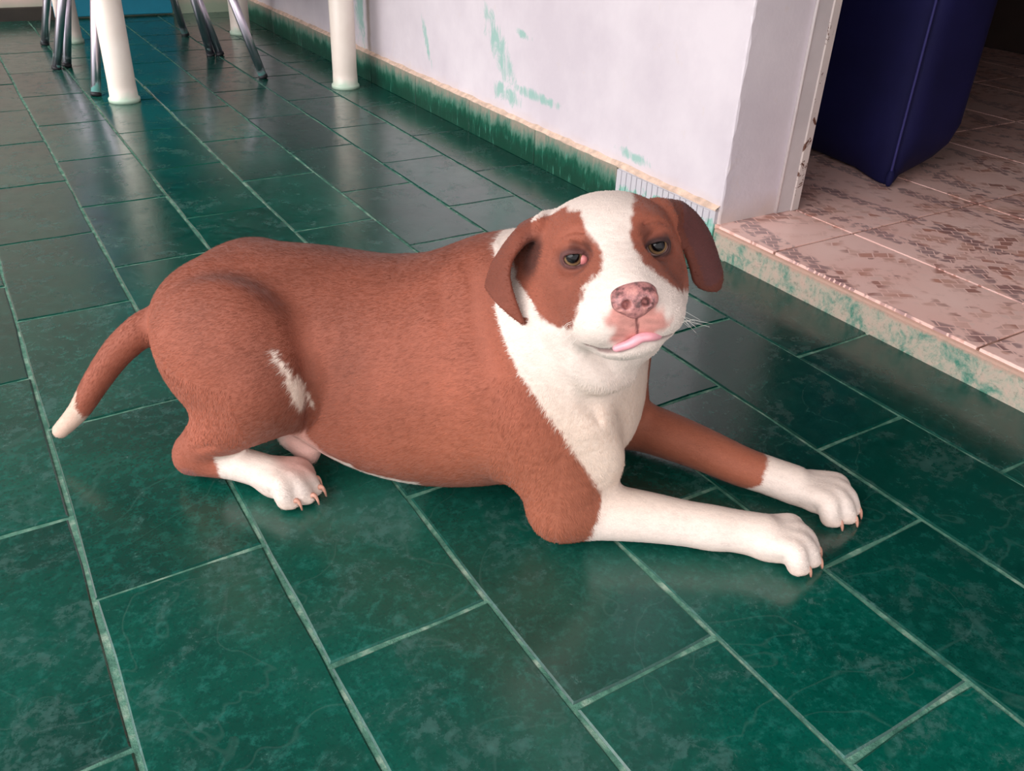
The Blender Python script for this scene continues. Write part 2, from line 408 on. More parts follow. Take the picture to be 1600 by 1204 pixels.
# ------------------------------------------------------------------ two chairs
def mat_chrome():
    t = NT('scratched_chrome'); P = t.pos('World'); x, y, z = t.sep(P)
    zz = t.math('ADD', z, t.math('MULTIPLY', t.math('SUBTRACT', t.noise(P, 14, 4), .5), .14))
    paint = t.math('MULTIPLY', t.ramp(t.math('MULTIPLY', zz, 10), (.2, 1.), (.5, 0.)), t.ramp(t.noise(P, 22, 3), (.5, 0.), (.56, .9)))
    c = t.mix(paint, s2l(225, 216, 230), s2l(110, 190, 180))
    return t.out(c, .28, Metallic=t.math('SUBTRACT', 1.0, paint))
M_CHR = mat_chrome(); M_RUB = mat_simple('black_rubber', s2l(20, 22, 28), .6); M_BLUE = mat_simple('blue_plastic', s2l(24, 58, 140), .35, n=5, amp=.08)
def chair(name, label, feet, c):
    r = empty(name, (c[0], c[1], 0)); tag(r, label, 'chair', 'chairs pushed under the table')
    for fx, fy in feet:
        p = Vector((fx-c[0], fy-c[1], 0)); top = Vector((p.x*.66, p.y*.70, .44))
        lg = tube('leg', [p + (top-p)*.02, p + (top-p)*.5, top], .0165, M_CHR, r, 14)
        tube('rubber_foot', [p + Vector((0, 0, .0)), p + (top-p)*.028], [.018, .018], M_RUB, lg, 14)
    # seat shell: shallow dished pan
    bm = bmesh.new(); n = 10; g = {}
    for i in range(n+1):
        for j in range(n+1):
            u, v = i/n*2-1, j/n*2-1
            rr = 1 - .10*(u*u*v*v)
            g[i, j] = bm.verts.new((u*.27*rr, v*.225*rr, .465 - .022*(1-u*u)*(1-v*v)))
    for i in range(n):
        for j in range(n): bm.faces.new((g[i, j], g[i+1, j], g[i+1, j+1], g[i, j+1]))
    bmesh.ops.solidify(bm, geom=bm.faces[:], thickness=.012)
    bm_obj('seat', bm, M_BLUE, r, True)
    bm = bmesh.new(); g = {}
    for i in range(n+1):
        for j in range(n+1):
            u, v = i/n*2-1, j/n
            g[i, j] = bm.verts.new((-.30 - .08*v + .035*u*u, u*.20*(1-.15*v**3), .50 + .32*v))
    for i in range(n):
        for j in range(n): bm.faces.new((g[i, j], g[i+1, j], g[i+1, j+1], g[i, j+1]))
    bmesh.ops.solidify(bm, geom=bm.faces[:], thickness=.012)
    bm_obj('backrest', bm, M_BLUE, r, True)
    for s in (-1, 1): tube('back_post', [(-.22, s*.15, .45), (-.285, s*.15, .50), (-.345, s*.14, .74)], .0105, M_CHR, r, 12)
chair('chair', 'chrome legged chair under the table, nearer to the dog', ((.433, 3.462), (.373, 3.965), (1.058, 3.535), (.990, 4.036)), (.713, 3.75))
chair('chair', 'chrome legged chair under the table, nearer to the turquoise door', ((.415, 3.997), (.399, 4.504), (1.027, 4.026), (1.011, 4.554)), (.713, 4.27))

# ------------------------------------------------------------------ navy upholstered block indoors
def mat_navy():
    t = NT('navy_stretch_fabric'); P = t.pos('Object')
    c = t.ramp(t.noise(P, 4, 4), (.3, s2l(16, 16, 54)), (.7, s2l(23, 23, 70)))
    wv = t.noise(t.map(P, (400, 400, 400)), 1, 2)
    return t.out(c, .75, t.bump(t.math('ADD', wv, t.math('MULTIPLY', t.noise(P, 7, 3), 3)), .2, .002), Specular_IOR_Level=.2)
M_NAVY = mat_navy()
nb = empty('upholstered_block', (2.03, 1.385, ZS)); tag(nb, 'tall padded navy blue fabric-covered furniture standing on the pink tiles', 'furniture')
bm = bmesh.new(); n = 48; hs = [0, .006, .02, .045, .085, .14, .22, .4, .7, 1.0, 1.3]; rings = []
for h in hs:
    ins = .10 * max(0, 1 - h/.14) ** 2.2 + .0
    ring = []
    for k in range(n):
        a = 2*math.pi*k/n; ca, sa = math.cos(a), math.sin(a); e = .34
        x = .135*math.copysign(abs(ca)**e, ca)*(1 + .015*math.sin(3*h)); y = .30*math.copysign(abs(sa)**e, sa)
        # bottom curls in, least at the near left corner where the cover reaches the floor
        near = max(0, (-ca-sa))/1.41
        f = ins*(1-.85*near**3)
        x -= math.copysign(f*abs(ca)**.5, ca); y -= math.copysign(f*abs(sa)**.5, sa)
        ring.append(bm.verts.new((x, y, h + .035*(1-near)*max(0, 1-h/.2))))
    rings.append(ring)
for r0, r1 in zip(rings, rings[1:]):
    for k in range(n): bm.faces.new((r0[k], r0[(k+1) % n], r1[(k+1) % n], r1[k]))
bm.faces.new(rings[0][::-1]); bm.faces.new(rings[-1])
bo = bm_obj('cover', bm, M_NAVY, nb, True, loc=(.127, .275, .002))
tube('piped_seam', [(.012, .006, .012), (.004, -.002, .05), (-.0, -.004, .12), (-.002, -.005, .4), (-.003, -.005, .8), (-.002, -.004, 1.28)], .0035, mat_simple('navy_piping', s2l(40, 38, 100), .7), nb, 8)
bm = bmesh.new(); bmesh.ops.create_uvsphere(bm, u_segments=14, v_segments=8, radius=1, matrix=Matrix.Translation((.008, .0, .026)) @ Matrix.Diagonal((.012, .011, .024, 1)))
bm_obj('gathered_corner', bm, M_NAVY, nb, True)
# ------------------------------------------------------------------ dog
# modelled in its own frame: s = along the body towards the head, o = across (0 = near flank), z = up
HV = .002
class Field:
    """signed distance field on a regular grid, polygonised with surface nets"""
    def __init__(f, lo, hi, h):
        f.lo = np.array(lo, np.float32); f.h = h; f.n = np.ceil((np.array(hi) - lo) / h).astype(int) + 1
        f.F = np.full(f.n, .3, np.float32)
    def reg(f, lo, hi, pad):
        a = np.clip(((np.array(lo) - pad - f.lo) / f.h).astype(int), 0, f.n - 1); b = np.clip(((np.array(hi) + pad - f.lo) / f.h).astype(int) + 2, 1, f.n)
        sl = tuple(slice(int(i), int(j)) for i, j in zip(a, b))
        ax = [f.lo[i] + np.arange(a[i], b[i], dtype=np.float32) * f.h for i in range(3)]
        return sl, ax[0][:, None, None], ax[1][None, :, None], ax[2][None, None, :]
    def add(f, sl, d, k):
        a = f.F[sl]
        if k > 0: h = np.maximum(k - np.abs(a - d), 0) / k; f.F[sl] = np.minimum(a, d) - h*h*k*.25
        else: f.F[sl] = np.minimum(a, d)
    def cut(f, sl, d, k):
        a = f.F[sl]; d = -d
        if k > 0: h = np.maximum(k - np.abs(a - d), 0) / k; f.F[sl] = np.maximum(a, d) + h*h*k*.25
        else: f.F[sl] = np.maximum(a, d)
    def chain(f, pts, k=.03, sub=6, cut=False, sc=(1, 1, 1)):
        """tapered limb through (s, o, z, radius) points on a smooth curve; sc squeezes the section along an axis"""
        p = np.array(pts, float); n = len(p)
        if n > 2 and sub > 1:
            q = []
            for i in range(n-1):
                a, b, c, d = p[max(i-1, 0)], p[i], p[i+1], p[min(i+2, n-1)]
                for t in np.arange(sub)/sub:
                    q.append(.5*((2*b) + (c-a)*t + (2*a-5*b+4*c-d)*t*t + (3*b-a-3*c+d)*t**3))
            q.append(p[-1]); p = np.array(q)
        sc = np.array(sc, float); R = p[:, 3].max()
        sl, X, Y, Z = f.reg((p[:, :3] - p[:, 3:4]*sc).min(0), (p[:, :3] + p[:, 3:4]*sc).max(0), k + .012)
        D = None
        for a, b in zip(p, p[1:]):
            ba = (b[:3]-a[:3])/sc; L = max(float(ba@ba), 1e-9)
            x, y, z = (X-a[0])/sc[0], (Y-a[1])/sc[1], (Z-a[2])/sc[2]
            t = np.clip((x*ba[0]+y*ba[1]+z*ba[2])/L, 0, 1)
            dd = (np.sqrt((x-t*ba[0])**2+(y-t*ba[1])**2+(z-t*ba[2])**2) - (a[3]+(b[3]-a[3])*t)) * sc.min()
            D = dd if D is None else np.minimum(D, dd)
        (f.cut if cut else f.add)(sl, D.astype(np.float32), k)
    def ell(f, c, r, k=.03, rot=None, cut=False):
        """ellipsoid; rot = matrix whose columns are its axes"""
        c = np.array(c, float); r = np.array(r, float); A = np.eye(3) if rot is None else np.array(rot, float)
        e = np.abs(A) @ r
        sl, X, Y, Z = f.reg(c-e, c+e, k + .012)
        x, y, z = X-c[0], Y-c[1], Z-c[2]
        u = [(x*A[0, i]+y*A[1, i]+z*A[2, i])/r[i] for i in range(3)]
        k0 = np.sqrt(u[0]**2+u[1]**2+u[2]**2); k1 = np.sqrt((u[0]/r[0])**2+(u[1]/r[1])**2+(u[2]/r[2])**2) + 1e-9
        (f.cut if cut else f.add)(sl, (k0*(k0-1)/k1).astype(np.float32), k)
    def cloud(f, P, rad, k=.006, cut=False):
        """thick sheet or rope given as a dense cloud of points"""
        P = np.asarray(P, np.float32); rad = np.broadcast_to(np.asarray(rad, np.float32), (len(P),)); rm = max(float(rad.max()), .001)
        sl, X, Y, Z = f.reg(P.min(0)-rm, P.max(0)+rm, k + .006)
        D = np.full(np.broadcast_shapes(X.shape, Y.shape, Z.shape), .05, np.float32); base = np.array([s.start for s in sl])
        m = rm + k + .006
        for q, r in zip(P, rad):
            a = np.maximum(((q - m - f.lo)/f.h).astype(int) - base, 0); b = np.minimum(((q + m - f.lo)/f.h).astype(int) + 2 - base, D.shape)
            if (b <= a).any(): continue
            v = D[a[0]:b[0], a[1]:b[1], a[2]:b[2]]
            d = np.sqrt((X[a[0]:b[0]]-q[0])**2 + (Y[:, a[1]:b[1]]-q[1])**2 + (Z[:, :, a[2]:b[2]]-q[2])**2) - r
            np.minimum(v, d, out=v)
        (f.cut if cut else f.add)(sl, D, k)
    def mesh(f, smooth=2):
        F = f.F; S = F < 0
        m = np.zeros(f.n-1, np.uint8)
        cs = [(i, j, k) for i in (0, 1) for j in (0, 1) for k in (0, 1)]
        sub = lambda A, c: A[c[0]:A.shape[0]-1+c[0], c[1]:A.shape[1]-1+c[1], c[2]:A.shape[2]-1+c[2]]
        for c in cs: m += sub(S, c)
        idx = np.argwhere((m > 0) & (m < 8)); nv = len(idx)
        vid = np.full(f.n-1, -1, np.int32); vid[tuple(idx.T)] = np.arange(nv)
        val = {c: F[tuple((idx+np.array(c)).T)] for c in cs}
        acc = np.zeros((nv, 3)); cnt = np.zeros(nv)
        for c in cs:
            for ax in range(3):
                if c[ax] == 0:
                    c2 = list(c); c2[ax] = 1; a, b = val[c], val[tuple(c2)]; cr = (a < 0) != (b < 0)
                    t = np.where(cr, a/np.where(cr, a-b, 1), 0); pt = np.tile(np.array(c, float), (nv, 1)); pt[:, ax] = t
                    acc[cr] += pt[cr]; cnt[cr] += 1
        V = (idx + acc/cnt[:, None])*f.h + f.lo
        Q = []
        for ax in range(3):
            a = [slice(None)]*3; b = [slice(None)]*3; a[ax] = slice(0, -1); b[ax] = slice(1, None)
            s0, s1 = S[tuple(a)], S[tuple(b)]; e = np.argwhere(s0 != s1); fl = s0[tuple(e.T)]
            u, v = [i for i in range(3) if i != ax]; ok = (e[:, u] > 0) & (e[:, v] > 0) & (e[:, u] < f.n[u]-1) & (e[:, v] < f.n[v]-1); e = e[ok]; fl = fl[ok]
            def cell(du, dv):
                g = e.copy(); g[:, u] += du; g[:, v] += dv; return vid[tuple(g.T)]
            q = np.stack([cell(-1, -1), cell(0, -1), cell(0, 0), cell(-1, 0)], 1)
            flip = fl if ax != 1 else ~fl
            q[~flip] = q[~flip][:, ::-1]; Q.append(q)
        Q = np.concatenate(Q); Q = Q[(Q >= 0).all(1)]
        E = np.concatenate([Q[:, [0, 1]], Q[:, [1, 2]], Q[:, [2, 3]], Q[:, [3, 0]]]); deg = np.bincount(E.ravel(), minlength=nv)[:, None]
        for it in range(smooth):
            a = np.zeros((nv, 3))
            for i in range(3):
                a[:, i] = np.bincount(E[:, 0], V[E[:, 1], i], nv) + np.bincount(E[:, 1], V[E[:, 0], i], nv)
            V = V*.5 + .5*a/np.maximum(deg, 1)
        return V, Q
def vnormals(V, Q):
    fn = np.cross(V[Q[:, 2]]-V[Q[:, 0]], V[Q[:, 3]]-V[Q[:, 1]]); N = np.zeros_like(V)
    for j in range(4):
        for i in range(3): N[:, i] += np.bincount(Q[:, j], fn[:, i], len(V))
    return N/np.maximum(np.linalg.norm(N, axis=1, keepdims=True), 1e-12)

# head pose inside the dog frame: columns = (towards its left ear, muzzle direction, up)
HP = np.array([.557, .06, .372])
HR = np.array([[.944855, .233301, -.229825], [.290048, -.921997, .256501], [.152056, .309017, .938822]])
def H(p): return (np.asarray(p, float)[..., :3] @ HR.T) + HP
def Hc(pts): return [tuple(H(q[:3])) + (q[3],) for q in pts]
def Hr(ax=None): return HR if ax is None else HR @ np.array(ax)
def rz(a): c, s = math.cos(a), math.sin(a); return np.array([[c, -s, 0], [s, c, 0], [0, 0, 1]])
def ry(a): c, s = math.cos(a), math.sin(a); return np.array([[c, 0, s], [0, 1, 0], [-s, 0, c]])
def rx(a): c, s = math.cos(a), math.sin(a); return np.array([[1, 0, 0], [0, c, -s], [0, s, c]])

D = Field((-.30, -.10, -.004), (.98, .36, .50), HV)
# trunk
D.chain([(.004, .13, .165, .100), (.06, .13, .178, .125), (.14, .13, .178, .134), (.25, .13, .163, .148), (.36, .13, .168, .158), (.45, .128, .18, .152), (.49, .12, .185, .122)], .02, 5, sc=(1, .92, 1))
D.ell((.30, .128, .118), (.17, .130, .104), .06)                       # soft belly resting on the floor
D.ell((.505, .118, .165), (.080, .098, .122), .05)                     # brisket
# neck
D.chain([(.43, .13, .25, .115), (.495, .11, .29, .105), (.525, .09, .33, .090)], .05, 5)
D.chain([(.512, .09, .20, .075), (.515, .075, .27, .066), (.525, .065, .32, .056)], .04, 5)   # throat
D.chain([(.515, -.012, .318, .014), (.540, -.014, .285, .016), (.566, -.002, .258, .016), (.590, .03, .248, .014)], .012, 6)   # dewlap fold
D.chain([(.555, .02, .185, .030), (.572, .03, .130, .030), (.572, .045, .085, .026)], .016, 5)   # near pectoral
D.ell((.548, .112, .138), (.052, .062, .060), .03)                      # point of the breast
D.chain([(.470, .045, .135, .050), (.520, .025, .075, .042)], .03, 1)   # skin behind the elbow
# near hind leg: thigh, shank, hock, foot
D.chain([(.022, .075, .212, .080), (.07, .035, .205, .08), (.125, .010, .185, .066)], .03, 5)
D.ell((.085, .016, .192), (.103, .056, .112), .034, rz(-.08))
D.chain([(.128, .010, .17, .058), (.085, .005, .12, .048), (.035, .003, .07, .033), (.012, .002, .05, .026)], .02, 5)
D.chain([(.006, .004, .034, .027), (.03, .004, .035, .026), (.07, .003, .036, .024), (.105, .001, .034, .024), (.13, -.001, .031, .024)], .012, 5)
# far hind leg, tucked
D.chain([(.03, .19, .20, .085), (.10, .235, .18, .072)], .035)
D.chain([(.10, .24, .15, .055), (.03, .25, .05, .03)], .02); D.chain([(.02, .25, .03, .026), (.14, .258, .026, .025), (.18, .26, .022, .02)], .012)
# near shoulder and foreleg
D.ell((.475, .035, .215), (.075, .055, .115), .05, ry(.25))
D.chain([(.495, .045, .19, .068), (.518, .032, .12, .056), (.535, .02, .055, .047)], .022, 5)
D.chain([(.528, .016, .041, .041), (.565, .024, .043, .039), (.63, .034, .040, .034), (.69, .040, .036, .030), (.725, .042, .0345, .030), (.755, .046, .033, .028), (.79, .048, .031, .029)], .016, 5)
# far shoulder and foreleg
D.ell((.515, .20, .20), (.072, .05, .11), .05)
D.chain([(.548, .21, .185, .060), (.566, .225, .115, .05), (.582, .24, .055, .042)], .035, 5)
D.chain([(.572, .245, .045, .039), (.62, .237, .046, .037), (.69, .217, .042, .033), (.76, .192, .036, .029), (.80, .183, .033, .0275), (.835, .175, .030, .028)], .016, 5)
# paws: four toes with knuckles each
CLAWS = []
def paw(base, ang, toes, k=.0078, spread=1.0, hind=False):
    """base = point at the knuckle line (s, o), ang = heading; toes = (lateral, forward, radius)"""
    ca, sa = math.cos(ang), math.sin(ang)
    P = lambda a, b, z, r: (base[0] + a*ca - b*sa, base[1] + a*sa + b*ca, z, r)
    D.ell(P(-.006, 0, .022, 0)[:3], (.036, .030, .021), .012, rz(ang))
    for lat, fw, r in toes:
        l2 = lat*1.22*spread
        D.chain([P(-.022, lat*.75, .034, r*.95), P(fw*.35, lat, .037, r*1.02), P(fw*.78, l2, .028, r*1.05), P(fw, l2, .0165, r)], k, 4)
        D.chain([P(fw+.004, l2, .015, r*.72), P(fw+.009, l2, .012, r*.55)], .004, 1)
        CLAWS.append((P(fw+r*.80, l2, .0165, 0)[:3], (ca, sa), r, hind))
FT = [(-.025, .019, .0138), (-.0088, .034, .0152), (.0088, .035, .0152), (.025, .021, .0138)]
paw((.816, .049), .03, FT)
paw((.876, .166), -.30, FT)
paw((.148, -.002), -.08, [(-.023, .016, .0135), (-.008, .031, .0145), (.008, .032, .014), (.022, .018, .0125)], hind=True)
# tail
D.chain([(-.045, .095, .198, .028), (-.074, .072, .194, .0245), (-.100, .056, .174, .0225), (-.120, .041, .151, .0205), (-.144, .025, .115, .0180), (-.167, .010, .077, .0150), (-.198, .0, .043, .0115)], .012, 5)
# groin
D.chain([(.13, .075, .05, .026), (.155, .06, .032, .017)], .012, 1)

# ---- head (x towards its left ear, y muzzle, z up, all in head space)
D.ell(H((0, -.015, .012)), (.080, .088, .071), .03, HR)
D.ell(H((0, .005, .038)), (.064, .062, .040), .02, HR)
for sx in (-1, 1):
    D.ell(H((sx*.048, .010, -.028)), (.036, .056, .052), .025, HR)                # cheek
    D.ell(H((sx*.036, .042, .040)), (.026, .022, .016), .016, Hr(ry(sx*.25)))     # brow
    D.ell(H((sx*.046, .046, -.010)), (.024, .024, .020), .018, HR)                # under the eye
    D.ell(H((sx*.025, .098, -.044)), (.030, .031, .027), .016, Hr(rz(-sx*.10)))   # upper lip
    D.ell(H((sx*.038, .066, -.048)), (.027, .038, .030), .018, HR)                # flew
D.chain(Hc([(0, .028, .018, .046), (0, .068, -.002, .041), (0, .106, -.020, .031)]), .022, 4)
D.ell(H((0, .078, -.032)), (.056, .046, .038), .022, HR)
D.ell(H((0, .068, -.074)), (.041, .050, .021), .008, HR)                          # lower jaw
D.chain(Hc([(-.034, -.012, -.080, .044), (-.006, .006, -.088, .036), (.018, -.012, -.080, .040)]), .018, 3) # throat under the jaw
# eye sockets and lids
EYES = []
for sx, open_ in ((-1, .0062), (1, .0074)):
    c = np.array((sx*.0465, .060, .0215)); EYES.append((sx, c))
    D.ell(H(c + (0, .006, 0)), (.021, .012, .014), .012, Hr(rz(-sx*.45)), cut=True)
    D.ell(H(c + (-sx*.001, -.0045, 0)), (.0155, .0145, .0145), .005, HR)
    D.ell(H(c + (-sx*.001, .006, -.0026)), (.0132, .022, open_), .0022, Hr(rz(-sx*.40) @ ry(-sx*.12)), cut=True)
# wrinkles of the brow
for sx in (-1, 1):
    u = np.linspace(0, 1, 26); P = np.stack([sx*(.022 + .040*u), .066 - .020*u**2, .041 + .008*np.sin(u*3.1)], 1)
    D.cloud(H(P), .0012, .006, cut=True)
# mouth line: philtrum, then lips to the corners
u = np.linspace(0, 1, 30)
D.cloud(H(np.stack([.003 + 0*u, .136 - .006*u, -.036 - .026*u], 1)), .0022, .004, cut=True)
MOUTH = np.array([(-.046, .098, -.069), (-.041, .100, -.0725), (-.035, .099, -.0765), (-.026, .107, -.077), (-.015, .115, -.075), (-.003, .118, -.070), (.007, .119, -.065), (.017, .118, -.066), (.028, .111, -.070), (.037, .107, -.071), (.047, .095, -.069), (.056, .075, -.067)])
tt = np.linspace(0, 11, 150); MOUTH = np.stack([np.interp(tt, np.arange(12), MOUTH[:, i]) for i in range(3)], 1)
D.cloud(H(MOUTH), .0030, .003, cut=True)
D.ell(H((.003, .139, -.023)), (.019, .016, .014), .004, HR, cut=True)               # seat of the nose
# ears: thin flaps
def patch(rows, n=46):
    """smooth surface through a grid of head-space points"""
    G = np.array(rows, float); a, b = G.shape[:2]
    def interp(A, m):
        k = len(A); out = []
        for t in np.linspace(0, k-1, m):
            i = min(int(t), k-2); f = t-i; p0, p1, p2, p3 = A[max(i-1, 0)], A[i], A[i+1], A[min(i+2, k-1)]
            out.append(.5*(2*p1 + (p2-p0)*f + (2*p0-5*p1+4*p2-p3)*f*f + (3*p1-p0-3*p2+p3)*f**3))
        return np.array(out)
    R = interp(G, n); R = interp(R.transpose(1, 0, 2), n).transpose(1, 0, 2)
    return R
# near ear: stands out from the skull, folds over and hangs; rows run from the base to the outer edge
LE = patch([[(-.056, -.050, .062), (-.066, -.025, .066), (-.074, -.004, .062), (-.079, .006, .050)],
            [(-.088, -.056, .054), (-.098, -.028, .054), (-.105, -.004, .046), (-.106, .009, .034)],
            [(-.120, -.046, .022), (-.131, -.018, .022), (-.128, .010, .010), (-.119, .022, .004)],
            [(-.132, -.024, -.010), (-.145, -.002, -.003), (-.133, .020, -.023), (-.110, .030, -.046)]])
RE = patch([[(.058, -.050, .062), (.068, -.026, .064), (.076, -.006, .052), (.078, .002, .040)],
            [(.088, -.052, .056), (.099, -.026, .052), (.094, -.006, .032), (.086, .003, .020)],
            [(.110, -.048, .030), (.121, -.024, .020), (.113, -.004, -.004), (.093, .004, -.010)],
            [(.116, -.040, -.010), (.131, -.020, -.022), (.124, -.006, -.043), (.098, .002, -.044)]])
for E_ in (LE, RE):
    P = E_.reshape(-1, 3); uu = np.repeat(np.linspace(0, 1, E_.shape[0]), E_.shape[1]); vv = np.tile(np.linspace(-1, 1, E_.shape[1]), E_.shape[0])
    if E_ is RE: ok = (uu < .7) | (((uu-.7)/.3)**2 + vv**2 < 1.2); P = P[ok]; uu = uu[ok]
    rd = .0052 - .0018*uu; D.cloud(H(P[uu < .3]), rd[uu < .3], .012); D.cloud(H(P[uu >= .25]), rd[uu >= .25], .003)
# skin folds: behind the shoulder, on the throat, in front of the thigh
for rad, k, pts in ((-.010, .060, [(.386, .077, .350), (.401, .031, .321), (.419, -.002, .288), (.441, -.022, .250), (.462, -.030, .205)]),
                    (-.018, .060, [(.350, .077, .336), (.366, .032, .308), (.382, .002, .268)]),
                    (-.004, .022, [(.520, -.024, .313), (.545, -.022, .285), (.567, -.002, .252), (.59, .02, .24)]),
                    (-.006, .026, [(.545, -.012, .235), (.562, -.004, .215), (.575, .008, .17)]),
                    (.006, .026, [(.178, .012, .275), (.196, .000, .235), (.203, -.005, .19), (.196, .003, .14), (.175, .018, .10)]),
                    (-.002, .012, [(.02, -.03, .068), (.05, -.035, .082), (.08, -.034, .098)])):
    p = np.array(pts); tt = np.linspace(0, len(p)-1, 90); P = np.stack([np.interp(tt, np.arange(len(p)), p[:, i]) for i in range(3)], 1)
    D.cloud(P, rad - .5*k*(1-np.sin(np.linspace(.2, 2.95, 90))), k, cut=True)
DV, DQ = D.mesh(2)
DN = vnormals(DV, DQ)
# ---- coat colours, worked out from where a point lies on the animal
def sst(x, a, b): t = np.clip((x-a)/(b-a), 0, 1); return t*t*(3-2*t)
def n3(P, f, seed):
    r = np.random.default_rng(seed); out = np.zeros(len(P))
    for i in range(9):
        k = r.normal(size=3); k /= np.linalg.norm(k); out += np.sin(P @ (k*f*r.uniform(.6, 1.6)) + r.uniform(0, 6.28))
    return out/3
def poly_sd(X, Y, poly):
    """signed distance to a closed outline, negative inside"""
    p = np.array(poly); d = np.full(len(X), 1e9); ins = np.zeros(len(X), bool)
    for a, b in zip(p, np.roll(p, -1, 0)):
        e = b-a; wx, wy = X-a[0], Y-a[1]; t = np.clip((wx*e[0]+wy*e[1])/(e@e), 0, 1)
        d = np.minimum(d, np.hypot(wx-e[0]*t, wy-e[1]*t))
        c = ((a[1] > Y) != (b[1] > Y)) & (X < e[0]*(Y-a[1])/(e[1] if abs(e[1]) > 1e-9 else 1e-9) + a[0]); ins ^= c
    return np.where(ins, -d, d)
def rgb(*c): return np.array(s2l(*c)[:3])
def coat(P, N):
    s, o, z = P.T; L = (P - HP) @ HR; x, f, u = L.T
    j = .0012*n3(P, 420, 1) + .0008*n3(P, 900, 2) + .0015*n3(P, 120, 3)
    brown = rgb(147, 83, 64) + 0*P
    brown = brown*(1 - .13*n3(P, 22, 4)[:, None] - .07*n3(P, 70, 5)[:, None])
    brown = brown*(1 - .16*sst(z, .20, .32)[:, None]*sst(.40-s, -.05, .1)[:, None])
    lite = sst(s, .2, .45)*sst(.22-z, -.05, .12); brown = brown*(1-.35*lite[:, None]) + .35*lite[:, None]*rgb(170, 104, 76)
    white = rgb(230, 215, 205)*(1 - .02*n3(P, 40, 6)[:, None]); cream = sst(.28-z, -.02, .10)*sst(z, .03, .1)*.5; white = white*(1-cream[:, None]) + cream[:, None]*rgb(226, 198, 174)
    # chest and collar
    sb = np.interp(z, [0, .03, .066, .085, .123, .187, .243, .289, .317, .354, .37, .45], [.562, .572, .580, .579, .563, .530, .488, .453, .435, .424, .402, .40])
    w = sb - s
    # far shoulder and far arm stay brown down to the wrist
    arm = np.maximum(.152 + .25*np.maximum(z-.12, 0) - o, z-.26)
    w = np.where((arm < 0) & (s < .70), np.maximum(w, -arm), w)
    far = (o > .12) & (s > .62) & (z < .13)
    w = np.where(far, (.792 - .9*np.maximum(.036-z, 0)) - s, w)
    # hind foot, tail tip, belly, knee
    w = np.minimum(w, np.maximum.reduce([.058 + .25*np.maximum(z-.055, 0) - s, s-.24, z-.064, o-.05]))
    w = np.minimum(w, np.maximum(s+.158+.3*(z-.085), -s-.3) - 0)
    w = np.minimum(w, np.maximum.reduce([z - (.050 + .05*sst(.24-s, 0, .12)), np.maximum(.09-s, .004-o), s-.335]))
    w = np.minimum(w, poly_sd(s, z, [(.161, .243), (.168, .240), (.181, .217), (.191, .190), (.197, .145), (.191, .147), (.188, .188), (.178, .214)]) + 1e3*(o > .06))
    # head
    head = (z > .25) & (f > -.06) & (np.abs(x) < .16) & (u > -.12); core = ((x/.098)**2 + ((f-.045)/.105)**2 + ((u+.005)/.105)**2 < 1)
    lp = poly_sd(x, u, [(-.033, .069), (-.027, .049), (-.021, .025), (-.023, .010), (-.044, -.006), (-.054, -.026), (-.061, -.050), (-.073, -.053), (-.086, -.045), (-.094, -.027), (-.11, .0), (-.11, .05), (-.085, .062), (-.048, .072)])
    rp = poly_sd(x, u, [(.034, .080), (.017, .050), (.013, .025), (.022, .008), (.041, -.011), (.060, -.026), (.078, -.036), (.12, -.03), (.12, .10), (.04, .10)])
    hb = np.minimum(np.maximum(lp, -.030-f), np.maximum(rp, -.055-f))
    w = np.where(head, np.where(core, -hb, np.where(hb < 0, -hb, w)), w)
    def near(E_, rad):
        Q = H(E_[::3, ::3].reshape(-1, 3)); d = np.full(len(P), 1.); m = head
        PM = P[m]; dm = np.full(len(PM), 1.)
        for q in Q: dm = np.minimum(dm, ((PM-q)**2).sum(1))
        d[m] = np.sqrt(dm); return d
    dl, dr = near(LE[8:], 0), near(RE[8:], 0)
    ear = (np.minimum(dl, dr) < .0085)
    w = np.where(ear, .01, w)
    a = sst(-(w + j), -.003, .003)[:, None]
    tip = sst(-s, .14, .17)[:, None]; white = white*(1-tip) + tip*rgb(218, 186, 168)
    C = brown*(1-a) + white*a
    fl = np.where(a[:, 0] > .5, .0080, .0085)
    # darker ears, the far one with its shade in the colour, pinkish inside
    C = np.where(ear[:, None], C*np.where((x > 0)[:, None], np.array([.42, .38, .40]), np.array([.66, .60, .58])), C)
    din = near(RE[14:40, 8:38], 0)[:, None]; inn = (N @ HR)[:, 1:2] > .1
    C = np.where((din < .009) & inn, rgb(88, 50, 48), C)
    k = sst(-np.sqrt(((L - np.array((-.084, .004, .018)))**2 / np.array((1, 1, 2.6))).sum(1)), -.026, -.012)[:, None]*.85; C = C*(1-k) + k*rgb(58, 32, 28)  # dark skin at the near ear opening, with the crease's shade in the colour
    # around the eyes: dark lids fading into the coat
    for sx, c in EYES:
        q = (L - (c + np.array((0, .0, -.001)))); dd = np.sqrt((q[:, 0]/1.5)**2 + (q[:, 2]/1.0)**2 + (q[:, 1]*.5)**2)
        k = (sst(-dd, -.019, -.010)*(.72 if sx > 0 else .45))[:, None]; C = C*(1-k) + k*rgb(74, 40, 34)
        k = sst(-dd, -.0128, -.0100)[:, None]*.9; C = C*(1-k) + k*(rgb(52, 34, 34) if sx > 0 else rgb(96, 62, 60))
    q = L - np.array((.058, .07, -.006)); k = (sst(-np.sqrt((q**2).sum(1)), -.036, -.012)*.5*(1-a[:, 0]))[:, None]; C = C*(1-k) + k*rgb(72, 38, 32)  # darker brown under the left eye, shade of that side painted in too
    # pink skin round the nose and lips
    q = (L - np.array((.003, .128, -.046)))/np.array((.036, .045, .027)); k = sst(-np.sqrt((q**2).sum(1)) + .12*n3(P, 300, 8), -1.08, -.66)[:, None]*.95*head[:, None]
